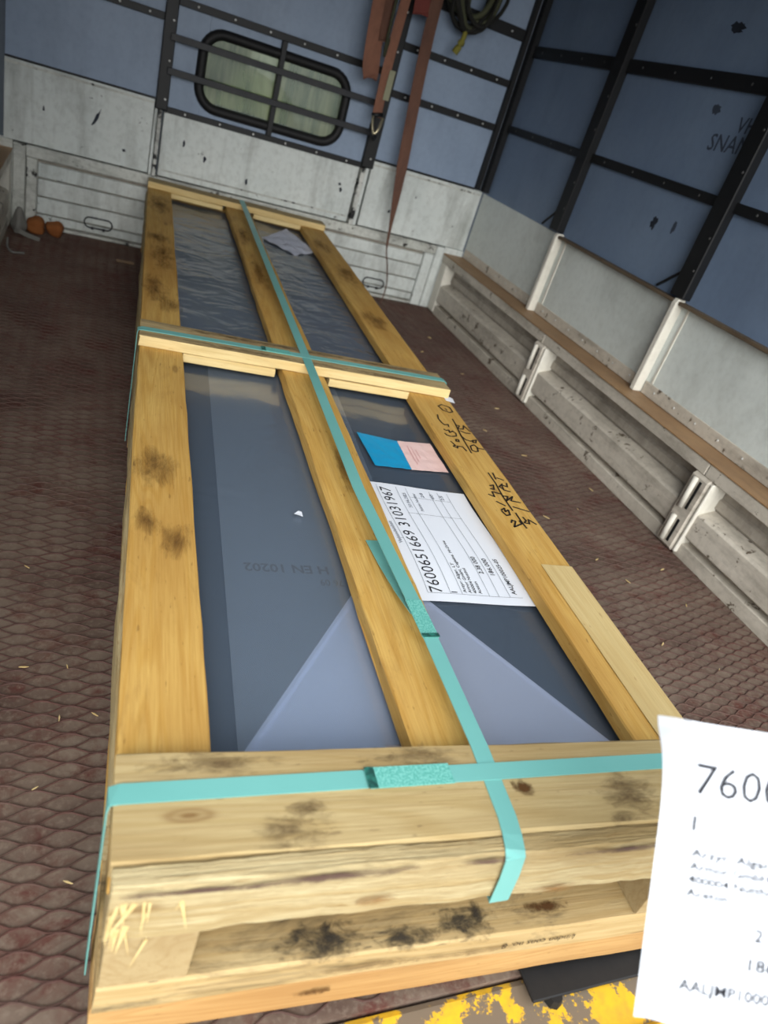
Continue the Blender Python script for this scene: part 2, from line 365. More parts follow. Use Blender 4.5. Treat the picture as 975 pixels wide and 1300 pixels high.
# ------------------------------------------------------------------ floor
YR = -4.07
floor = struct(bx('floor', (-2.66, .14, YR, .02, -.05, 0), 'floor_plate', bevel=0))
mb = MB(); PX, PY = .051, .017; SUB = 4
ncol = int(2.56/PX); nrow = int(4.05/PY)
def warp(x, y): return (.004*math.sin(3.1*x+1.7*y)+.003*math.sin(7*y+2*x), .0035*math.sin(5*x+2.3*y)+.002*math.sin(11*x-3*y))
for j in range(nrow):
    b = len(mb.v); yb0 = -.022-(nrow-1-j)*PY
    for q in range(ncol*SUB+1):
        i = q/SUB; a = math.cos(math.pi*(i+j)); a = math.copysign(abs(a)**.85, a)
        x = -2.55+i*PX; y = yb0+a*PY*.5; wx, wy = warp(x, y)
        x = min(-.004, max(-2.556, x+wx)); y += wy+random.uniform(-.0007, .0007); h = random.uniform(.0022, .0034); e = .0019
        mb.v += [Vector((x, y-e, .0002)), Vector((x, y-e*.4, h)), Vector((x, y+e*.4, h)), Vector((x, y+e, .0002))]
    for q in range(ncol*SUB):
        z0 = b+q*4
        for t in range(3): mb.f.append([z0+t, z0+4+t, z0+5+t, z0+1+t]); mb.mi.append(0)
ribs = build('expanded_mesh_ribs', mb, 'floor_rib', floor); ribs['kind'] = 'stuff'
sill = struct(build('trim_1', MB().box(-2.66, .14, -4.20, YR-.002, -.10, -.004), 'yellow_paint', bevel=.012, seg=2))
bx('sill_lip', (-2.62, .10, -4.215, -4.185, -.10, .006), 'yellow_paint', sill, bevel=.006)
build('drain_plug', MB().tube([(-1.363, -4.115, -.004), (-1.363, -4.115, .012)], [.017, .013], 8), 'rubber', sill)
ground = struct(bx('ground', (-30, 30, -40, 30, -1.4, -1.25), 'asphalt', bevel=0))
mat_o = bx('rubber_mat', (-1.41, -1.02, -4.118, -3.80, .0062, .014), 'rubber', bevel=.002)
tag(mat_o, 'black rubber mat pinched under the near right end of the crate', 'mat')

# ------------------------------------------------------------------ side walls (built once, mirrored for the far side)
def side_wall(name, fx, sgn):
    X = lambda x: fx(x)
    def b(nm, x0, x1, y0, y1, z0, z1, m, par, bevel=.002): return bx(nm, (X(x0), X(x1), y0, y1, z0, z1), m, par, bevel)
    def pr(nm, prof, y0, y1, m, par, bevel=.002): return build(nm, MB().prism(prof, y0, y1, lambda p, q, a: (X(p), a, q)), m, par, bevel=bevel)
    wl = struct(b(name, .165, .20, -4.10, .0, .0, 2.36, 'roof_grey', None, 0))
    b('inner_skin', .075, .164, -4.10, .0, .0, .370, 'recess_grey', wl, 0)
    secs = [(-.105, -1.375), (-1.485, -2.675), (-2.775, -4.06)]
    for y1, y0 in secs:
        pr('slat', [(.0, .088), (.0, .186), (.012, .194), (.0745, .214), (.0745, .074), (.012, .080)], y0, y1, 'slat_grey', wl)
        pr('slat', [(.004, .0), (.004, .055), (.0745, .070), (.0745, .0)], y0, y1, 'slat_grey', wl)
        pr('back_ridge', [(.060, .225), (.060, .262), (.0745, .272), (.0745, .219)], y0, y1, 'recess_grey', wl)
    for y1, y0 in [(-.0, -1.43), (-1.434, -2.72), (-2.724, -4.08)]:
        pr('rail', [(.0, .322), (.0, .372), (.03, .372), (.0745, .350), (.0745, .322)], y0, y1, 'slat_grey', wl, .003)
    led = b('ledge', -.004, .139, -4.08, -.004, .3725, .380, 'ledge_brown', wl, .002)
    # slotted stile between two dropside sections
    for yc in (-1.43, -2.725):
        st = b('stile', -.014, .0745, yc-.052, yc+.052, .004, .3215, 'slat_grey', wl, .012)
        b('side_flange', -.010, .0740, yc-.066, yc-.0525, .012, .318, 'stile_white', st, .004)
        for za, zb in ((.030, .130), (.180, .300)):
            b('slot', -.0155, -.012, yc-.020, yc-.008, za, zb, 'rubber', st, 0)
            build('slot_bar', MB().tube([(X(-.013), yc+.016, za-.006), (X(-.013), yc+.016, zb+.006)], .013, 8), 'stile_white', st, smooth=True)
    b('corner_stile', .0, .0745, -.100, -.004, .004, .3215, 'stile_white', wl, .006)
    # white painted upper boards with flanged posts
    ys = [.0, -1.035, -2.065, -3.095, -4.10]
    for i in range(4):
        y1, y0 = ys[i], ys[i+1]
        p = b('white_panel', .1395, .1645, y0+.003, y1-.003, .381, .790, 'panel_white_side', wl, .001)
        b('kick_strip', .1325, .139, y0+.02, y1-.02, .381, .438, 'slat_grey', p, .002)
        if i > 0:
            b('top_flange', .100, .139, y0+.018, y1-.018, .778, .793, 'ledge_edge', p, .002)
            b('inner_bead', .1345, .139, y1-.062, y1-.05, .44, .775, 'stile_white', p, .001)
        for q in range(7):
            share('bolt', SCREW, (X(.131), y1-.10-q*.14, .412), p, rot=RY90)
    for y in ys[1:4]:
        pr('post', [(.092, .381), (.092, .780), (.100, .800), (.139, .800), (.139, .381)], y-.014, y+.014, 'stile_white', wl, .003)
    # blue sheet panels with black steel strips
    zs = [(.796, 1.158), (1.202, 1.560), (1.622, 2.00), (2.05, 2.34)]
    yb = [(-.055, -.93), (-1.03, -2.00), (-2.10, -3.06), (-3.16, -4.10)]
    for y1, y0 in yb:
        for z0, z1 in zs:
            b('blue_panel', .146, .1645, y0-.03, y1+.03, z0-.015, z1+.015, 'panel_blue_side', wl, 0)
    b('corner_post', .108, .1455, -.055, -.002, .80, 2.34, 'black_steel', wl)
    for yc in (-.98, -2.05, -3.11):
        v = b('upright', .100, .1455, yc-.045, yc+.045, .803, 2.34, 'black_steel', wl, .004)
        for z in (.92, 1.05, 1.30, 1.45, 1.75, 1.9): share('screw', SCREW_D, (X(.099), yc-.028, z), v, rot=RY90)
        build('brace_rod', MB().tube([(X(.118), yc+.04, .905), (X(.13), yc+.17, .803)], .006, 6), 'black_steel', wl)
    for z0, z1 in ((1.160, 1.200), (1.562, 1.620), (2.00, 2.05)):
        for k, (y1, y0) in enumerate(yb):
            h = b('strip', .128, .1456, y0-.004, y1+.004, z0, z1, 'black_steel', wl)
            n = 4
            for q in range(n): share('screw', SCREW_D, (X(.1275), y1-(q+.5)*(y1-y0)/n, (z0+z1)/2), h, rot=RY90)
    return wl
wall_r = side_wall('wall_right', lambda x: x, 1)
wall_l = side_wall('wall_left', lambda x: -2.56-x, -1)
# smudges and worn stencil letters on the right wall
def blob(name, mat, parent, cy, cz, ry, rz, x=.1450, seed=0, n=18):
    rnd = random.Random(seed); mb = MB()
    pts = [(cy+math.cos(2*math.pi*i/n)*ry*rnd.uniform(.55, 1.1), cz+math.sin(2*math.pi*i/n)*rz*rnd.uniform(.55, 1.1)) for i in range(n)]
    mb.prism(pts, x, x+.0015, lambda p, q, a: (a, p, q)); return build(name, mb, mat, parent)
blob('smudge', 'smudge', wall_r, -1.635, 1.775, .05, .026, seed=1)
blob('smudge', 'smudge', wall_r, -1.665, 1.020, .022, .034, seed=2)
blob('smudge', 'stencil', wall_r, -1.80, 1.035, .014, .03, seed=3)
blob('smudge', 'stencil', wall_r, -1.73, 1.49, .03, .022, seed=5)
text('stencil_letters', 'SNAN', 'stencil', wall_r, (.1455, -1.775, 1.345), (0, -1, .06), (0, 0, 1), height=.062, width=.22, bold=.01)
text('stencil_letters', 'VH', 'stencil', wall_r, (.1455, -1.885, 1.425), (0, -1, .06), (0, 0, 1), height=.055, width=.10, bold=.01)

# ------------------------------------------------------------------ front wall
wf = struct(build('wall_front', MB().box(-2.76, -1.66, .06, .10, 0, 2.36).box(-.90, .20, .06, .10, 0, 2.36).box(-1.66, -.90, .06, .10, 0, .84).box(-1.66, -.90, .06, .10, 1.145, 2.36), 'roof_grey'))
def fb(nm, x0, x1, z0, z1, m, y0=.02, y1=.058, par=wf, bevel=.002): return bx(nm, (x0, x1, y0, y1, z0, z1), m, par, bevel)
# lower headboard: frame and four boards
fb('frame_post', -2.556, -2.495, .002, .410, 'white_grimy', .0, .058, bevel=.006)
fb('frame_post', -2.492, -2.438, .002, .352, 'white_grimy', .004, .058, bevel=.006)
fb('frame_post', -.128, -.060, .002, .352, 'white_paint', .004, .058, bevel=.006)
fb('frame_post', -.057, -.004, .002, .410, 'white_paint', .0, .058, bevel=.006)
fb('corner_filler', -.003, .138, .002, .416, 'white_paint', .004, .058)
fb('corner_filler', -2.698, -2.557, .002, .416, 'white_grimy', .004, .058)
fb('top_rail', -2.494, -.060, .354, .411, 'white_grimy', .0, .058, bevel=.005)
fb('groove_back', -2.44, -.125, .002, .352, 'recess_grey', .050, .0595, bevel=0)
for z0, z1 in ((.262, .334), (.167, .254), (.076, .159), (.026, .068)):
    fb('headboard_plank', -2.436, -.130, z0, z1, 'white_paint', .024, .0495, bevel=.004)
fb('bottom_lip', -2.436, -.130, .002, .018, 'white_grimy', .006, .0495, bevel=.003)
for xc in (-2.12, -.42):
    pts = []
    for i in range(28):
        a = 2*math.pi*i/28; cx = .045 if math.cos(a) > 0 else -.045
        pts.append((xc+cx+.028*math.cos(a), .0195, .085+.028*math.sin(a)))
    build('latch_loop', MB().tube(pts, .0045, 6, closed=True), 'bar_steel', wf, smooth=True)
    for s in (-1, 1): fb('latch_clip', xc+s*.03-.007, xc+s*.03+.007, .048, .064, 'bar_steel', .012, .024)
# white middle band
fb('white_board', -2.60, -1.892, .418, .788, 'white_paint', .014, .058)
fb('white_board', -1.838, -.706, .418, .738, 'white_paint', .014, .058)
fb('white_board', -.630, .136, .418, .795, 'white_paint', .014, .058)
fb('board_seam', -2.60, -1.892, .765, .776, 'white_grimy', .0105, .0138, bevel=.001)
fb('board_seam', -.62, .13, .768, .779, 'white_grimy', .0105, .0138, bevel=.001)
fb('board_seam', -1.82, -.72, .446, .455, 'white_grimy', .0105, .0138, bevel=.001)
fb('stud', -1.870, -1.850, .412, .745, 'white_chipped', -.004, .058, bevel=.003)
fb('stud', -1.889, -1.873, .412, .745, 'white_paint', .006, .058, bevel=.003)
fb('stud', -.694, -.668, .412, .745, 'white_chipped', -.004, .058, bevel=.003)
fb('stud', -.665, -.645, .412, .745, 'white_paint', .006, .058, bevel=.003)
for i, (x, z) in enumerate([(-2.17, .62), (-2.42, .60), (-2.02, .50), (-1.60, .56), (-1.35, .50), (-1.72, .61), (-.80, .62), (-.79, .59), (-.30, .66), (-.45, .54)]):
    mb = MB(); rn = random.Random(i+20); n = 9; hx, hz = rn.uniform(.006, .014), rn.uniform(.008, .022)
    if i == 0: hx, hz = .012, .055
    sh = .35 if i == 0 else 0
    pts = [(x+math.cos(2*math.pi*q/n)*hx*rn.uniform(.4, 1)+sh*math.sin(2*math.pi*q/n)*hz, z+math.sin(2*math.pi*q/n)*hz*rn.uniform(.6, 1)) for q in range(n)]
    mb.prism(pts, .0125, .0138, lambda p, q, a: (p, a, q)); build('paint_chip', mb, 'smudge', wf)
# blue sheet panels
for x0, x1, zz in ((-2.60, -1.885, [(.792, 1.165), (1.165, 1.70), (1.70, 2.34)]), (-.628, .136, [(.800, 1.16), (1.16, 1.40), (1.40, 1.65), (1.65, 2.10), (2.10, 2.34)]), (-1.826, -.70, [(1.25, 1.75), (1.75, 2.34)])):
    for z0, z1 in zz: fb('blue_panel', x0, x1, z0+.001, z1-.001, 'panel_blue', .030, .058, bevel=0)
# panel round the window (a ring of four sheets)
fb('blue_panel', -1.826, -1.662, .752, 1.249, 'panel_blue', .030, .058, bevel=0)
fb('blue_panel', -.898, -.70, .752, 1.249, 'panel_blue', .030, .058, bevel=0)
fb('blue_panel', -1.661, -.899, .752, .838, 'panel_blue', .030, .058, bevel=0)
fb('blue_panel', -1.661, -.899, 1.147, 1.249, 'panel_blue', .030, .058, bevel=0)
def strip(x0, x1, z0, z1, n, y0=.012, m='black_steel', nm='strip'):
    h = fb(nm, x0, x1, z0, z1, m, y0, .0295)
    for q in range(n): share('screw', SCREW, (x0+(q+.5)*(x1-x0)/n, y0-.001, (z0+z1)/2), h, rot=RX90)
    return h
for x0, x1 in ((-1.888, -1.826), (-.702, -.628)):
    v = fb('upright', x0, x1, .748, 2.34, 'black_steel', -.006, .0295, bevel=.004)
    for z in (.80, .98, 1.16, 1.36, 1.55, 1.75): share('screw', SCREW, (x0+.045, -.007, z), v, rot=RX90)
fb('upright', .075, .106, .80, 2.34, 'black_steel', -.004, .0295, bevel=.003)
strip(-1.826, -.702, 1.232, 1.268, 6)
strip(-1.826, -.702, .738, .768, 6)
strip(-2.60, -1.888, 1.148, 1.182, 5)
strip(-2.60, -1.888, 1.68, 1.72, 5)
strip(-.628, .075, 1.142, 1.180, 4)
strip(-.628, .075, 1.382, 1.420, 4)
strip(-.628, .075, 1.620, 1.680, 4)
strip(-.628, .075, 2.08, 2.12, 5)
fb('panel_edge', -.628, .075, .794, .806, 'black_steel', .012, .0295)
fb('panel_edge', -2.60, -1.888, .786, .796, 'black_steel', .012, .0295)
fb('hook_rail', -1.05, -.10, 1.94, 1.98, 'black_steel', -.16, -.135)
for x in (-1.0, -.67, -.15): fb('rail_bracket', x-.015, x+.015, 1.94, 1.98, 'black_steel', -.135, .0295)

# cab window: rubber gasket, two panes, divider, guard bars
def rrect(cx, cz, hx, hz, r, n=7):
    out = []
    for sx, sz, a0 in ((1, 1, 0), (-1, 1, 90), (-1, -1, 180), (1, -1, 270)):
        for i in range(n+1):
            a = math.radians(a0+90*i/n); out.append((cx+sx*(hx-r)+r*math.cos(a), cz+sz*(hz-r)+r*math.sin(a)))
    return out
wc = (-1.279, .990)
win = struct(build('window_1', MB().tube([(x, .026, z) for x, z in rrect(*wc, .402, .178, .105)], .026, 8, closed=True, up=Vector((0, 1, 0))), 'rubber', smooth=True))
for sx in (-1, 1):
    pr_ = rrect(*wc, .392, .168, .098)
    half = [(min(x, wc[0]-.004) if sx < 0 else max(x, wc[0]+.004), z) for x, z in pr_]
    build('pane', MB().prism(half, .034, .039, lambda p, q, a: (p, a, q)), 'dusty_glass', win)
bx('divider', (-1.290, -1.262, -.010, .030, .768, 1.233), 'black_steel', win)
for z in (.936, 1.090): bx('guard_bar', (-1.850, -.675, -.030, -.0105, z-.016, z+.016), 'bar_steel', win)

# roof
roof = struct(bx('ceiling', (-2.76, .20, -4.12, .10, 2.36, 2.40), 'roof_grey', bevel=0))
for y in (-1.0, -2.05, -3.1): bx('roof_bow', (-2.72, .16, y-.03, y+.03, 2.30, 2.359), 'black_steel', roof)

# greenery beyond the cab window
mb = MB(); rn = random.Random(5)
hb = bmesh.new()
for i in range(46):
    m = Matrix.Translation((rn.uniform(-3.2, 1.2), rn.uniform(3.2, 4.2), rn.uniform(-1.1, 2.6))) @ Matrix.Scale(rn.uniform(.3, .55), 4)
    r = bmesh.ops.create_icosphere(hb, subdivisions=2, radius=1.0, matrix=m)
    for v in r['verts']: v.co += Vector([rn.uniform(-.06, .06) for _ in range(3)])
hb.verts.index_update(); mb.add([v.co.copy() for v in hb.verts], [[v.index for v in f.verts] for f in hb.faces]); hb.free()
hedge = build('hedge', mb, 'leaf_green', base=True)
tag(hedge, 'pale green foliage seen blurred through the dusty cab window', 'hedge')

# ------------------------------------------------------------------ crate
H = .3737
CR = Matrix.Translation((-2.1005, -4.0417, 0)) @ Matrix.Rotation(math.radians(-3.09), 4, 'Z')
crate = empty('wooden_crate', (.5, 2.0, 0), CR)
tag(crate, 'long yellowish pine shipping crate with an open slatted lid', 'crate')
RZ90 = Matrix.Rotation(math.pi/2, 4, 'Z')
def board(name, u0, u1, v0, v1, w0, w1, mat, parent=crate, ch=.003, jit=.0012, N=None, top=None, seed=None):
    """rough-sawn board: chamfered section swept along its long side with uneven edges"""
    rn = random.Random(seed if seed is not None else hash((name, u0, v0, w0)) & 0xffff)
    along_v = (v1-v0) > (u1-u0)
    L0, L1 = (v0, v1) if along_v else (u0, u1); A0, A1 = (u0, u1) if along_v else (v0, v1)
    N = N or max(6, int((L1-L0)/.07))
    prof = [(A0+ch, w0), (A1-ch, w0), (A1, w0+ch), (A1, w1-ch), (A1-ch, w1), (A0+ch, w1), (A0, w1-ch), (A0, w0+ch)]
    off = [[0, 0] for _ in prof]; vs = []; mb = MB()
    for s in range(N+1):
        L = L0+(L1-L0)*s/N
        for i, (a, z) in enumerate(prof):
            off[i][0] = off[i][0]*.7+rn.uniform(-jit, jit); off[i][1] = off[i][1]*.7+rn.uniform(-jit, jit)*.6
            oz = -abs(off[i][1]) if z > (w0+w1)/2 else abs(off[i][1])
            e = rn.uniform(-jit, jit)*1.5 if s in (0, N) else 0
            p, q = a+off[i][0], H+z+oz
            vs.append((p, L+e, q) if along_v else (L+e, p, q))
    fs = []; mi = []
    for s in range(N):
        for i in range(8):
            i2 = (i+1) % 8; fs.append((s*8+i, s*8+i2, s*8+8+i2, s*8+8+i)); mi.append(1 if (top and i == 4) else 0)
    fs += [tuple(range(8))[::-1], tuple(range(N*8, N*8+8))]; mi += [2 if top else 0]*2
    mb.v = [Vector(p) for p in vs]; mb.f = [list(f) for f in fs]; mb.mi = mi
    mats = [mat, top, mat] if top else mat
    return build(name, mb, mats, parent, frame=CR, rot=RZ90 if along_v else None)
TB = -.034
lid_l = board('lid_board', .0, .1227, .028, 4.0, TB, 0, 'wood_yellow', seed=3)
lid_c = board('lid_board', .4241, .5588, .028, 4.0, TB, 0, 'wood_yellow', seed=4, jit=.002)
lid_r = board('lid_board', .8565, 1.0, .028, 4.0, TB, 0, 'wood_yellow', seed=5)
patch = board('pale_patch_board', .913, .9985, .176, .70, -.0005, .0022, 'wood_patch', lid_r, ch=.0008, jit=.0006)
# cross boards over the lid
board('cross_board', -.001, 1.001, .0275, .1761, .0003, .0293, 'wood_pale', top='wood_pale', seed=8, jit=.0012)
board('cross_board', -.001, .998, 1.6212, 1.7604, .0003, .0327, 'wood_cut', top='wood_grey', seed=9, jit=.0018)
board('cross_board', -.001, 1.0, 3.8975, 4.018, .0003, .0327, 'wood_cut', top='wood_grey', seed=10, jit=.0014)
for a, b in ((.1235, .402), (.578, .856)):
    board('filler_strip', a, b, 1.617, 1.75, -.027, -.0005, 'wood_cut', jit=.0008)
    board('filler_strip', a, b, 3.893, 4.01, -.027, -.0005, 'wood_cut', jit=.0008)
    board('filler_strip', a, b, .04, .172, -.034, -.0005, 'wood_pale', jit=.0008)
# near end: rough plank on edge, blocks and lower planks
end = board('end_plank', .002, 1.0, -.002, .0268, -.081, .0272, 'wood_rough', seed=12, jit=.0016, N=50, ch=.004)
board('spacer_block', .004, .1105, .0, .16, -.194, -.082, 'wood_endgrain', jit=.0006)
board('spacer_block', .8355, .998, .0, .16, -.194, -.082, 'wood_endgrain', jit=.0006)
board('bottom_plank', .0, 1.0, -.002, .170, -.259, -.1945, 'wood_stained', seed=15, jit=.0012, ch=.004)
board('bottom_beam', .0, 1.0, .003, .130, -.341, -.2595, 'wood_orange', seed=16, jit=.0014, ch=.006)
# far end and long sides
board('end_plank', .002, 1.0, 3.985, 4.010, -.194, -.0345, 'wood_yellow')
for u0, u1 in ((-.0045, .026), (.974, 1.0045)):
    board('side_plank', u0, u1, .164, 3.98, -.112, -.035, 'wood_rough', jit=.0025)
    board('side_plank', u0+.002, u1-.002, .164, 3.98, -.194, -.116, 'wood_rough', jit=.0025)
for u0, u1 in ((.0, .14), (.43, .57), (.86, 1.0)):
    board('deck_board', u0, u1, .172, 4.0, -.259, -.1945, 'wood_yellow', jit=.002)
for v0 in (1.62, 3.86): board('bottom_beam', .0, 1.0, v0, v0+.13, -.341, -.2595, 'wood_orange')
for v0 in (.03, 1.64, 3.88): board('bearer', .02, .98, v0, v0+.09, -.368, -.3415, 'wood_grey')
# splinters on the broken near left corner
rn = random.Random(3)
for i in range(15):
    u = .005+abs(rn.gauss(0, .035)); z = rn.uniform(-.085, .012); l = rn.uniform(.018, .055); a = rn.uniform(-.9, .5)-1.57
    p0 = Vector((u, -.003, H+z)); dr = Vector((math.cos(a)*.6, -.18, math.sin(a))).normalized(); sd = Vector((dr.z, 0, -dr.x))
    ww = rn.uniform(.0015, .0045)
    mb = MB().add([p0-sd*ww, p0+sd*ww, p0+dr*l, p0+Vector((0, .004, 0))], [(0, 1, 2), (0, 3, 1), (1, 3, 2), (2, 3, 0)])
    build('splinter', mb, 'wood_patch', end, frame=CR)
# sooty marks and resin stains on the near boards
def decal_mat(name, col, scale, lo, hi, amt=.85, st=(1, 1, 1)):
    m = bpy.data.materials.new(name); m.use_nodes = True; MATS[name] = m
    k = NT.__new__(NT); k.m = m; k.t = m.node_tree; k._co = None; k.b = k.t.nodes['Principled BSDF']
    uv = k.n('ShaderNodeTexCoord'); d = k.n('ShaderNodeVectorMath', operation='DISTANCE'); k.l(uv.outputs['UV'], d.inputs[0]); d.inputs[1].default_value = (.5, .5, 0)
    nz = k.noise(st, scale, 6, .75, .5)
    sub = k.n('ShaderNodeMath', operation='SUBTRACT'); k.l(nz, sub.inputs[0]); k.l(k.mul(d.outputs['Value'], .62), sub.inputs[1])
    k.l(k.rng(sub.outputs[0], lo, hi, 0, amt), k.b.inputs['Alpha']); k.col(col).set(.85, 0, .15)
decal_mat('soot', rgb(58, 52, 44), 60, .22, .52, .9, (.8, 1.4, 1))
decal_mat('grime', rgb(104, 84, 58), 90, .24, .60, .8, (.35, 1, 1))
decal_mat('brown_stain', rgb(104, 72, 38), 40, .20, .62, .75, (1.2, .35, 1))
decal_mat('brown_stain_cross', rgb(130, 92, 50), 60, .20, .55, .8, (.4, 1, 1))
decal_mat('bark', rgb(84, 64, 58), 90, .18, .42, .9, (.25, 1, 1))
decal_mat('resin', rgb(82, 54, 28), 40, .20, .40, .9)
def decal(name, mat, parent, c, ex, ey, frame):
    c, ex, ey = Vector(c), Vector(ex), Vector(ey)
    o = build(name, MB().add([c-ex-ey, c+ex-ey, c+ex+ey, c-ex+ey], [(0, 1, 2, 3)]), mat, parent, frame=frame, recalc=False)
    uv = o.data.uv_layers.new(name='UVMap')
    for i, p in enumerate(((0, 0), (1, 0), (1, 1), (0, 1))): uv.data[i].uv = p
    return o
TOPS = lambda u, v, w, ru, rv, mat, par, nm='stain': decal(nm, mat, par, (u, v, H+w), (ru, 0, 0), (0, rv, 0), CR)
FRONT = lambda u, w, v, ru, rw, mat, par, nm='stain', t=0.0: decal(nm, mat, par, (u, v, H+w), (ru, 0, t*ru), (0, 0, rw), CR)
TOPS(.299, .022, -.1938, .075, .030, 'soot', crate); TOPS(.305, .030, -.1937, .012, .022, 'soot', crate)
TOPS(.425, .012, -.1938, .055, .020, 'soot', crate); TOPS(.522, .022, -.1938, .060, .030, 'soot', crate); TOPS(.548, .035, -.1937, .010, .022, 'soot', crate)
TOPS(.677, .030, -.1937, .042, .010, 'resin', crate, 'knot')
TOPS(.566, .096, .0297, .020, .016, 'resin', crate, 'knot')
TOPS(.12, .155, .0297, .10, .022, 'grime', crate); TOPS(.21, .050, .0297, .060, .032, 'grime', crate); TOPS(.235, .082, .0297, .035, .020, 'grime', crate)
TOPS(.745, .075, .0297, .060, .045, 'grime', crate); TOPS(.71, .038, .0297, .03, .012, 'grime', crate); TOPS(.41, .158, .0297, .10, .020, 'grime', crate)
for u, w, ru, rw, t in ((.26, .0185, .11, .010, .02), (.462, .020, .040, .008, .06), (.70, .020, .11, .008, .02), (.10, .016, .09, .006, 0)):
    FRONT(u, w, -.0058, ru, rw, 'bark', end, t=t)
FRONT(.33, -.045, -.0058, .030, .014, 'brown_stain_cross', end); FRONT(.61, -.068, -.0058, .055, .014, 'brown_stain_cross', end)
FRONT(.30, -.292, -.0012, .03, .012, 'resin', crate, 'knot'); FRONT(.36, -.225, -.0052, .09, .014, 'grime', crate); FRONT(.52, -.232, -.0052, .12, .010, 'grime', crate)
for u, v, ru, rv in ((.052, 2.90, .055, .10), (.070, 2.62, .050, .22), (.045, 2.20, .050, .16), (.088, 2.03, .045, .09), (.06, 3.55, .055, .20), (.05, .95, .05, .09), (.085, .68, .035, .06), (.03, .74, .03, .05)):
    TOPS(u, v, .0006, ru, rv, 'brown_stain', lid_l)
for u, v, ru, rv in ((.47, 2.7, .035, .25), (.46, 3.3, .03, .2), (.50, 1.05, .03, .12)): TOPS(u, v, .0006, ru, rv, 'brown_stain', lid_c)
for u, v, ru, rv in ((.92, 2.35, .06, .12), (.94, 3.0, .05, .2), (.91, 3.5, .05, .15)): TOPS(u, v, .0006, ru, rv, 'brown_stain', lid_r)
for u, ru in ((.3, .25), (.55, .2), (.8, .18)): TOPS(u, 1.735, .0335, ru, .022, 'grime', crate); TOPS(u, 1.64, .0335, ru, .016, 'grime', crate)

# handwriting on the right lid board
HW1 = [[(.935,1.542),(.955,1.561),(.98,1.548),(.98,1.516),(.965,1.505),(.945,1.516),(.937,1.543)],[(.958,1.532),(.96,1.521)],[(.91,1.473),(.902,1.442),(.905,1.418),(.909,1.403),(.925,1.41),(.921,1.393)],[(.896,1.37),(.901,1.363),(.913,1.369),(.909,1.353),(.925,1.365),(.931,1.353),(.926,1.334),(.908,1.326),(.893,1.33),(.889,1.341)],[(.915,1.31),(.924,1.31),(.921,1.297),(.911,1.297),(.915,1.308)],[(.891,1.291),(.898,1.268),(.888,1.261),(.9,1.252),(.903,1.265),(.921,1.265),(.925,1.242)],[(.957,1.457),(.955,1.422),(.946,1.353),(.941,1.29),(.938,1.233)],[(.954,1.417),(.965,1.412),(.952,1.389),(.972,1.392),(.983,1.42),(.988,1.397),(.992,1.382)],[(.955,1.376),(.97,1.365),(.987,1.367)],[(.944,1.342),(.952,1.318),(.966,1.312),(.992,1.327),(.982,1.306),(.971,1.305),(.979,1.323)],[(.952,1.278),(.969,1.29),(.977,1.27),(.994,1.269)],[(.952,1.278),(.947,1.252),(.956,1.245),(.968,1.25),(.973,1.274)]]
HW2 = [[(.948,1.122),(.948,1.067),(.941,.998),(.941,.931)],[(.964,1.125),(.959,1.091)],[(.966,1.099),(.984,1.09)],[(.922,1.049),(.936,1.055),(.928,1.031),(.917,1.032)],[(.898,1.001),(.913,.992),(.916,1.017),(.943,1.01)],[(.97,1.068),(.952,1.049),(.961,1.038),(.965,1.061),(.98,1.054),(.987,1.075)],[(.959,1.035),(.978,1.029)],[(.945,1.001),(.958,1.001),(.943,.977),(.974,1.004),(.958,.98),(.986,.976)],[(.908,.968),(.928,.951)],[(.905,.927),(.919,.938),(.914,.921),(.928,.931),(.923,.908),(.91,.903),(.904,.922)],[(.951,.95),(.993,.934)],[(.91,.871),(.917,.883),(.926,.879),(.91,.852),(.94,.87),(.939,.883)],[(.945,.92),(.944,.887),(.946,.852)],[(.959,.903),(.961,.887),(.951,.877),(.965,.874),(.971,.894),(.986,.875)]]
for nm, st in (('handwriting', HW1), ('handwriting', HW2)):
    mb = MB()
    for s in st:
        for a, b in zip(s, s[1:]):
            a, b = Vector((*a, H+.0006)), Vector((*b, H+.0006)); t = (b-a).normalized(); n = Vector((-t.y, t.x, 0))*.0022
            a, b = a-t*.001, b+t*.001; up = Vector((0, 0, .0007))
            mb.add([a-n, a+n, b+n, b-n, a-n+up, a+n+up, b+n+up, b-n+up], [(0,1,2,3),(4,7,6,5),(0,4,5,1),(1,5,6,2),(2,6,7,3),(3,7,4,0)])
    build(nm, mb, 'marker', lid_r, frame=CR)['kind'] = 'stuff'
text('stamp', 'Linden cons no. 8', 'marker', crate, (.728, -.0032, H-.222), (-1, 0, .0), (0, 0, -1), CR, width=.135, height=.014)

# ------------------------------------------------------------------ wrapped metal sheets inside the crate
pack = bx('sheet_stack', (.032, .968, .18, 3.97, H-.1935, H-.050), 'sheet_dark', bevel=.004, frame=CR)
tag(pack, 'stack of dark grey sheet panels wrapped in clear film inside the crate', 'panels')
text('print', 'H EN 10202', 'sheet_print', pack, (.40, .697, H-.0498), (-1, -.03, 0), (.03, -1, 0), CR, width=.178, height=.026, bold=.02)
text('print', '76 09', 'sheet_print', pack, (.425, .655, H-.0498), (-1, -.03, 0), (.03, -1, 0), CR, width=.05, height=.02, bold=.01)
def wav(u, v, amp=1.0): return amp*(.0022*math.sin(9*u+2.3*v)+.0016*math.sin(23*u-5.1*v+1)+.0012*math.sin(7*v+31*u))
def sheet(name, mat, u0, u1, v0, v1, w, nu, nv, amp, parent=pack):
    mb = MB().grid(nu, nv, lambda i, j: (u0+(u1-u0)*i, v0+(v1-v0)*j, H+w+wav(u0+(u1-u0)*i, v0+(v1-v0)*j, amp)))
    return build(name, mb, mat, parent, frame=CR, smooth=True, recalc=False)
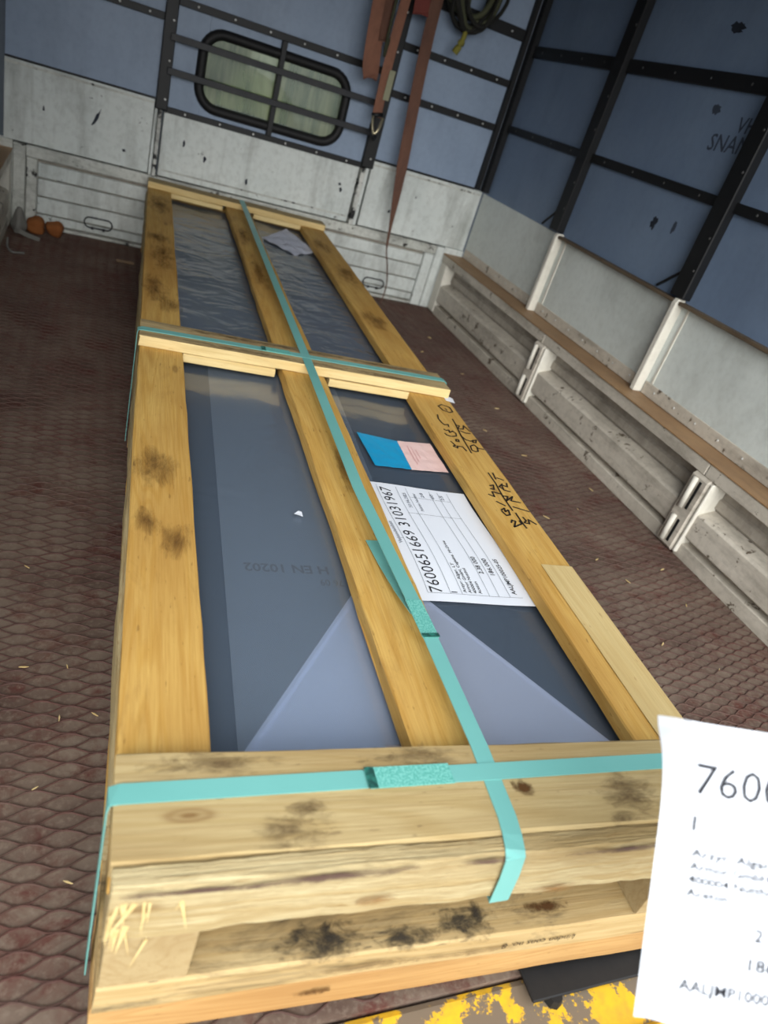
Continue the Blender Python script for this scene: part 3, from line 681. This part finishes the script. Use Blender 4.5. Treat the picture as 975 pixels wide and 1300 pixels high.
sheet('clear_film', 'film_clear', .034, .966, .18, 1.75, -.0400, 40, 70, .6)
sheet('wrinkled_film', 'film_wrinkled', .034, .966, 1.77, 3.96, -.0400, 40, 90, 1.0)
# second, hazier layer whose edge runs along the left opening
mb = MB().grid(2, 2, lambda i, j: ((.205-.035*(1-j)) + i*(.60-.19), .19+1.5*j, H-.0455)); build('film_overlap', mb, 'film_haze', pack, frame=CR, recalc=False)
# milky folded end: a triangle under the near half of both openings
a, b, c = Vector((.155, .195, 0)), Vector((.875, .195, 0)), Vector((.520, .735, 0))
mb = MB().grid(12, 12, lambda i, j: (*((a*(1-i)+b*i)*(1-j)+c*j).to_2d(), H-.0470)); fe = build('folded_film_end', mb, 'film_milky', pack, frame=CR, recalc=False)
for p, q, sd in ((a, c, 1), (b, c, -1)):
    t_ = (q-p).normalized(); n_ = Vector((t_.y, -t_.x, 0))*sd
    p2, q2 = p+n_*.006, q+n_*.006; r2, s2 = p+n_*.013, q+n_*.013
    up_ = Vector((0, 0, H-.0462)); pts_ = [p2+up_, q2+up_, s2+up_, r2+up_]
    build('fold_seam', MB().add(pts_ if sd < 0 else pts_[::-1], [(0, 1, 2, 3)]), 'film_milky', fe, frame=CR, recalc=False)

# ------------------------------------------------------------------ teal packing straps
def strap(name, label, pts, side, wd=.029, th=.0016):
    o = build(name, MB().ribbon(pts, side, wd, th), 'strap_teal', frame=CR)
    return tag(o, label, 'strap', 'teal packing straps round the crate')
z = lambda w: H+w
long_s = strap('packing_strap', 'long teal strap running the whole length of the crate lid',
    [(.514, 4.024, z(-.30)), (.514, 4.024, z(.028)), (.514, 4.012, z(.0345)), (.508, 3.0, z(.0345)), (.503, 1.75, z(.0345)), (.503, 1.63, z(.0345)), (.496, .90, z(.034)), (.5165, .44, z(.0325)), (.5215, .17, z(.0305)), (.5170, .05, z(.0306)), (.5130, .024, z(.0306)), (.5090, .003, z(.0290)), (.5075, -.0072, z(.0235)), (.516, -.0078, z(-.02)), (.524, -.0078, z(-.081)), (.526, -.003, z(-.086)), (.53, .03, z(-.0855))], (1, 0, 0), wd=.0295)
build('weld_joint', MB().ribbon([(.5125, .505, z(.0350)), (.5165, .405, z(.0345))], (1, 0, 0), .033, .002), 'strap_weld', long_s, frame=CR)
build('scuff', MB().ribbon([(.5160, .412, z(.0372)), (.5166, .402, z(.0372))], (1, 0, 0), .034, .0006), 'strap_scuff', long_s, frame=CR)
build('loose_tail', MB().ribbon([(.497, .735, z(.0035)), (.503, .65, z(.006)), (.509, .55, z(.016)), (.5125, .47, z(.0315))], (1, 0, .0), .030, .0016), 'strap_teal', long_s, frame=CR)
def cross_strap(label, v0, v1, w, low, joint):
    vv = lambda u: v0+(v1-v0)*u
    e = .0075
    pts = [(-e, vv(0)-.02, z(low)), (-e, vv(0)-.002, z(w-.012)), (-e+.001, vv(0), z(w-.003)), (.004, vv(.004), z(w+.0006))]
    pts += [(u/10, vv(u/10), z(w+.0006)) for u in range(1, 10)]
    pts += [(.996, vv(1), z(w+.0006)), (1+e-.001, vv(1), z(w-.003)), (1+e, vv(1), z(w-.012)), (1+e, vv(1), z(low))]
    mb = MB(); n = len(pts)
    # width runs along the crate; the band stands outside the boards
    mb.ribbon(pts, (0, -1, 0), .0285, .0016)
    o = build('packing_strap', mb, 'strap_teal', frame=CR); tag(o, label, 'strap', 'teal packing straps round the crate')
    a, b = joint
    build('weld_joint', MB().ribbon([(a, vv(a), z(w+.0022)), (b, vv(b), z(w+.0022))], (0, -1, 0), .033, .0018), 'strap_weld', o, frame=CR)
    build('scuff', MB().ribbon([(a-.002, vv(a), z(w+.0042)), (a+.012, vv(a), z(w+.0042))], (0, -1, 0), .034, .0006), 'strap_scuff', o, frame=CR)
cross_strap('teal strap crossing the near end board of the crate', .114, .134, .0293, -.33, (.325, .455))
cross_strap('teal strap crossing the middle board of the crate lid', 1.676, 1.700, .0327, -.33, (.36, .45))

# ------------------------------------------------------------------ papers
PW, PH = .452, .306
def delivery_sheet(name, label, fn, frame, grid=(18, 12), seed=0, th=(0, 0, .0006)):
    """fn(x, y, lift) maps page coordinates (x right, y down) to layout space"""
    o = build(name, MB().grid(*grid, lambda i, j: fn(i*PW, (1-j)*PH, 0), th), 'paper', frame=frame, smooth=False)
    tag(o, label, 'paper')
    def t(s, x, y, h, wd=None, m='ink', bold=.008, nm='print'):
        text(nm, s, m, o, (0, 0, 0), (1, 0, 0), (0, 1, 0), frame, width=wd, height=h, bold=bold, fn=lambda a, b, e: fn(x+a, y-b, e))
    t('7600651669 31031967', .026, .068, .031, .405, bold=-.004, nm='number_line')
    t('1', .028, .106, .015)
    t('Versandeinheit', .19, .021, .010, .085, 'ink_grey')
    for i, (s, wd) in enumerate((('Arzyr: Algar, LT', .10), ('Armor GmbH, Cegielne. Hi-Drive', .185), ('400004 Nutthol', .085), ('Aceton', .04))):
        t(s, .030, .132+i*.0135, .0085, wd, 'ink')
    t('2.38 000', .100, .206, .013, .062); t('186.000', .098, .236, .013, .060)
    t('AALJMP100025-05', .034, .268, .012, .125)
    t('30.06.2025', .345, .110, .010, .07, 'ink_grey'); t('Palette Nummer', .335, .140, .009, .085, 'ink_grey')
    for i, s in enumerate(('28', '60', '25')): t(s, .405, .166+i*.031, .010, .022, 'ink_grey')
    mb = MB()
    def seg(x0, x1, y0, y1, hw=.0005):
        n = 10
        for q in range(n):
            xa, xb = x0+(x1-x0)*q/n, x0+(x1-x0)*(q+1)/n; ya, yb = y0+(y1-y0)*q/n, y0+(y1-y0)*(q+1)/n
            dx, dy = (0, hw) if abs(x1-x0) > abs(y1-y0) else (hw, 0)
            mb.add([fn(xa-dx, ya-dy, .0011), fn(xb-dx, yb-dy, .0011), fn(xb+dx, yb+dy, .0011), fn(xa+dx, ya+dy, .0011)], [(0, 1, 2, 3)])
    for y in (.030, .088, .118, .190, .216, .246): seg(.024, .44, y, y)
    seg(.32, .32, .088, .246); seg(.024, .024, .03, .28); seg(.21, .21, .012, .030); seg(.395, .395, .118, .246)
    build('ruled_lines', mb, 'ink_grey', o, frame=frame)
    return o
def crate_page(x, y, e):
    return Vector((.573+y*.935+.005*math.sin(x*12), .588+x*1.04-y*.03*(x > .4), H-.0345+.0016*math.sin(9*x+4*y)+.001*math.sin(22*y)+e))
delivery_sheet('delivery_note', 'white printed delivery sheet lying on the film beside the lid strap', crate_page, CR, grid=(40, 24))
P0, EX, ED, EN = Vector((-1.5841, -4.1419, .7422)), Vector((.9126, -.3717, .1703)), Vector((-.0537, -.522, -.8513)), Vector((-.4053, -.7677, .4963))
def held_page(x, y, e):
    lift = -.018*math.exp(-((y)/.022)**2) - .020*math.exp(-(x/.012)**2)*math.exp(-(y/.05)**2) - .012*math.exp(-(x/.02)**2) + .02*math.sin(x*6)
    return P0 + EX*x + ED*(y+.003*math.exp(-(x/.012)**2)*2) + EN*(lift+e)
delivery_sheet('held_delivery_note', 'large blurred white printed sheet held up close at lower right', held_page, I4, grid=(40, 30), th=tuple(EN*.0006))

def quad_sheet(name, label, cat, pts, w, mat, amp=.003, n=10, seed=1, th=.0006):
    rn = random.Random(seed); a, b, c, d = [Vector((*p, 0)) for p in pts]
    ph = [rn.uniform(0, 6) for _ in range(4)]
    def fn(i, j):
        p = (a*(1-i)+b*i)*(1-j)+(d*(1-i)+c*i)*j
        return (p.x, p.y, H+w+abs(amp*(math.sin(9*i+5*j+ph[0])+.6*math.sin(16*j-7*i+ph[1]))))
    o = build(name, MB().grid(n, n, fn, (0, 0, th)), mat, frame=CR)
    return tag(o, label, cat) if label else o
lab = empty('film_sticker', (.73, 1.24, H-.036), CR); tag(lab, 'two-tone sticker, bright blue and pale pink, on the film', 'sticker')
def part_sheet(name, pts, w, mat, amp, seed):
    o = quad_sheet(name, None, None, pts, w, mat, amp, 8, seed); M = WORLD[o.name]; place(o, M, lab)
part_sheet('blue_half', [(.612, 1.335), (.734, 1.314), (.731, 1.150), (.622, 1.148)], -.0350, 'sticker_blue', .0010, 2)
part_sheet('pink_half', [(.7345, 1.314), (.846, 1.328), (.849, 1.160), (.7315, 1.150)], -.0350, 'sticker_pink', .0010, 3)
for i, (a, b) in enumerate(((1.18, 1.29), (1.20, 1.285), (1.22, 1.27))): bx('faint_print', (.757+i*.011, .760+i*.011, a, b, H-.0331, H-.0327), 'print_red', lab, 0, frame=CR)
quad_sheet('crumpled_paper', 'crumpled white paper lying on the film at the far end of the crate', 'paper', [(.588, 3.50), (.731, 3.284), (.885, 3.47), (.772, 3.872)], -.036, 'paper_crumpled', .005, 9, 5)
quad_sheet('paper_scrap', 'small white paper corner sticking out under the middle cross board', 'paper', [(.985, 1.60), (1.016, 1.592), (1.020, 1.628), (.99, 1.66)], .001, 'paper', .0006, 3, 6)
quad_sheet('paper_flake', 'tiny white paper flake on the film in the left opening', 'paper', [(.352, .868), (.372, .860), (.372, .880), (.366, .884)], -.0355, 'paper', .001, 3, 7)

# ------------------------------------------------------------------ lashing straps and rope hanging on the front wall
def smooth_path(pts, n=6):
    pts = [Vector(p) for p in pts]; out = []
    for i in range(len(pts)-1):
        p0, p1, p2, p3 = pts[max(i-1, 0)], pts[i], pts[i+1], pts[min(i+2, len(pts)-1)]
        for k in range(n):
            t = k/n; out.append(.5*((2*p1)+(p2-p0)*t+(2*p0-5*p1+4*p2-p3)*t*t+(3*p1-p0-3*p2+p3)*t**3))
    out.append(pts[-1]); return out
t1 = empty('folded_lashing_strap', (-.86, -.15, 1.19)); tag(t1, 'folded orange-brown lashing strap hanging in a loop above the window corner', 'strap')
build('front_fold', MB().ribbon(smooth_path([(-.862, -.150, 1.985), (-.880, -.17, 1.62), (-.862, -.175, 1.30), (-.838, -.165, 1.215), (-.822, -.150, 1.200), (-.812, -.135, 1.225), (-.826, -.125, 1.35), (-.85, -.125, 1.62), (-.856, -.134, 1.985)]), (1, .15, .1), .070, .003), 'web_orange', t1)
build('back_fold', MB().ribbon(smooth_path([(-.802, -.145, 1.985), (-.822, -.150, 1.6), (-.802, -.14, 1.42), (-.79, -.12, 1.40), (-.80, -.11, 1.6), (-.805, -.12, 1.985)]), (1, .4, 0), .055, .003), 'web_brown', t1)
build('cord_end', MB().tube(smooth_path([(-.778, -.16, 1.985), (-.787, -.165, 1.55), (-.782, -.16, 1.36), (-.776, -.155, 1.32), (-.772, -.155, 1.40)]), .008, 6), 'rope_green', t1, smooth=True)
t2 = empty('hook_lashing_strap', (-.72, -.12, .91)); tag(t2, 'narrow orange-brown lashing strap ending in a metal hook', 'strap')
build('webbing', MB().ribbon(smooth_path([(-.715, -.132, 1.985), (-.730, -.14, 1.6), (-.735, -.13, 1.32), (-.728, -.12, 1.15), (-.722, -.115, 1.025)]), (1, .1, .1), .056, .003), 'web_orange', t2)
build('label_tag', MB().ribbon([(-.702, -.139, 1.265), (-.70, -.132, 1.20), (-.698, -.125, 1.118)], (1, .1, .15), .036, .002), 'strap_tag', t2)
build('hook_plate', MB().tube([(-.752, -.118, 1.03), (-.690, -.118, 1.045)], .012, 8), 'black_steel', t2, smooth=True)
build('hook', MB().tube(smooth_path([(-.745, -.120, 1.03), (-.742, -.135, .985), (-.726, -.15, .945), (-.704, -.15, .975), (-.690, -.13, 1.03)]), .008, 8), 'hook_metal', t2, smooth=True)
build('hook_tip', MB().tube(smooth_path([(-.742, -.12, .985), (-.730, -.13, .935), (-.712, -.12, .915), (-.700, -.11, .93)]), .012, 8), 'black_steel', t2, smooth=True)
t3 = build('trailing_lashing_strap', MB().ribbon(smooth_path([(-.548, -.128, 1.985), (-.558, -.135, 1.64), (-.545, -.13, 1.35), (-.518, -.125, 1.05), (-.493, -.12, .80), (-.480, -.12, .66), (-.462, -.11, .50), (-.440, -.10, .34), (-.405, -.10, .24), (-.380, -.11, .14), (-.385, -.13, .05), (-.40, -.15, .010)]),
    [(1, .1, 0)]*30 + [(1, .1+.06*i, 0) for i in range(12)] + [(.8, 1.2, 0)]*30, [.070]*24 + [.068, .062, .060, .058, .056, .054, .050, .048, .045, .042, .038, .034, .030, .026] + [.022]*40, .003), 'web_brown')
tag(t3, 'long brown lashing strap trailing from the rail down to the floor', 'strap')
t4 = build('red_strap_bundle', MB().ribbon(smooth_path([(-.640, -.128, 1.985), (-.645, -.14, 1.75), (-.640, -.15, 1.60), (-.632, -.14, 1.552), (-.625, -.12, 1.58), (-.628, -.115, 1.75), (-.632, -.125, 1.985)]), (1, 0, .15), .085, .004), 'web_red'); tag(t4, 'short dull red strap bundle tucked between the hanging straps', 'strap')
rp = empty('rope_coil', (-.36, -.10, 1.43)); tag(rp, 'dark tangled rope coil with a yellow tail hanging by the corner', 'rope')
rn = random.Random(11)
for i in range(9):
    cx, cz, ra, rb = -.325+rn.uniform(-.04, .04), 1.76+rn.uniform(-.03, .03), rn.uniform(.09, .145), rn.uniform(.15, .215)
    ph = rn.uniform(0, 6); pts = []
    for k in range(26):
        a = 2*math.pi*k/26
        pts.append((cx+ra*math.cos(a)+.012*math.sin(3*a+ph), -.105+.028*math.sin(2*a+ph)-.004*i+.016, cz+rb*math.sin(a)))
    build('rope_turn', MB().tube(pts, rn.uniform(.010, .016), 6, closed=True, up=Vector((0, 1, 0))), ['rope_dark', 'rope_dark', 'rope_green'][i % 3], rp, smooth=True)
build('yellow_tail', MB().tube(smooth_path([(-.345, -.10, 1.585), (-.342, -.11, 1.54), (-.352, -.11, 1.49), (-.368, -.10, 1.445)]), [.014]*10+[.02]*9, 6), 'rope_yellow', rp, smooth=True)
build('tie', MB().tube([(-.345, -.147, 1.985), (-.345, -.15, 1.93), (-.345, -.12, 1.88)], .012, 6), 'rope_dark', rp)

# ------------------------------------------------------------------ odds and ends on the floor
def lump(bmm, c, r, seed):
    rn = random.Random(seed); ph = [rn.uniform(0, 6) for _ in range(3)]
    g = bmesh.ops.create_icosphere(bmm, subdivisions=3, radius=1.0)
    for v in g['verts']:
        p = v.co.copy(); k = 1+.13*math.sin(4*p.x+ph[0])+.10*math.sin(6*p.y+ph[1])+.10*math.sin(5*p.z+ph[2])
        v.co = Vector((c[0]+p.x*r[0]*k, c[1]+p.y*r[1]*k, max(.0055, c[2]+p.z*r[2]*k)))
def from_bm(bmm):
    bmm.verts.index_update(); mb = MB().add([v.co.copy() for v in bmm.verts], [[v.index for v in f.verts] for f in bmm.faces]); bmm.free(); return mb
b1 = bmesh.new(); lump(b1, (-2.428, -.115, .040), (.052, .045, .044), 1); o1 = build('crumpled_rag', from_bm(b1), 'rag_orange', smooth=True, base=True)
tag(o1, 'orange-brown crumpled rag on the floor against the far left post', 'rag')
b1 = bmesh.new(); lump(b1, (-2.335, -.11, .042), (.042, .042, .044), 2); o2 = build('crumpled_rag', from_bm(b1), 'rag_orange', smooth=True, base=True)
tag(o2, 'smaller orange-brown rag under the headboard, right of its twin', 'rag')
b1 = bmesh.new(); lump(b1, (-2.505, -.16, .05), (.04, .06, .07), 3); o3 = build('grey_bundle', from_bm(b1), 'rag_grey', smooth=True, base=True)
tag(o3, 'dark grey cloth bundle in the far left floor corner', 'cloth')
o4 = build('plastic_strip', MB().ribbon(smooth_path([(-2.52, -.25, .03), (-2.49, -.27, .035), (-2.45, -.26, .02), (-2.40, -.255, .009)]), (0, 0, 1), .022, .003), 'rag_grey', base=True); tag(o4, 'bent grey plastic strip on the floor in front of the cloth bundle', 'strip')
o5 = build('plastic_strip', MB().tube(smooth_path([(-2.53, -.47, .05), (-2.525, -.52, .02), (-2.50, -.56, .011), (-2.45, -.54, .011)]), .006, 6), 'rag_grey', base=True, smooth=True); tag(o5, 'thin curved grey strip lying along the left wall', 'strip')
o6 = build('cardboard_scrap', MB().box(-2.02, -1.93, -.36, -.32, .0056, .008), 'ledge_brown', rot=None, base=True); tag(o6, 'flat brown cardboard scrap on the floor left of the crate', 'scrap')
rn = random.Random(21)
chips = [(-.427, -2.857), (-.372, -2.978), (-.457, -3.286), (-.435, -1.89), (-2.158, -3.466), (-2.231, -3.328), (-2.149, -3.329), (-2.094+.0, -3.46), (-.315, -3.397), (-.231, -1.61), (-.242, -.67), (-.60, -2.30), (-.30, -2.52), (-.25, -1.2), (-.40, -.95), (-.15, -2.9), (-.62, -3.5), (-.2, -3.1), (-2.19, -3.62), (-2.13, -3.80), (-2.25, -3.0), (-.33, -2.1), (-.5, -2.6), (-.12, -2.35)]
cm = None
for i, (x, y) in enumerate(chips):
    if cm is None:
        o = build('wood_chip', MB().prism([(-.016, 0), (.004, -.003), (.018, .0005), (.006, .003), (-.010, .0028)], 0, .003, lambda p, q, a: (p, q, a)), 'wood_cut'); cm = o.data
        bpy.data.objects.remove(o)
    o = bpy.data.objects.new('wood_chip', cm); COL.objects.link(o)
    o.matrix_world = Matrix.Translation(Vector((x, y, .0072))*S) @ Matrix.Rotation(rn.uniform(0, 3.1), 4, 'Z') @ Matrix.Scale(rn.uniform(.35, .9), 4)
    tag(o, 'pale wood chip scattered on the brown floor', 'wood chip', 'wood chips scattered on the floor')
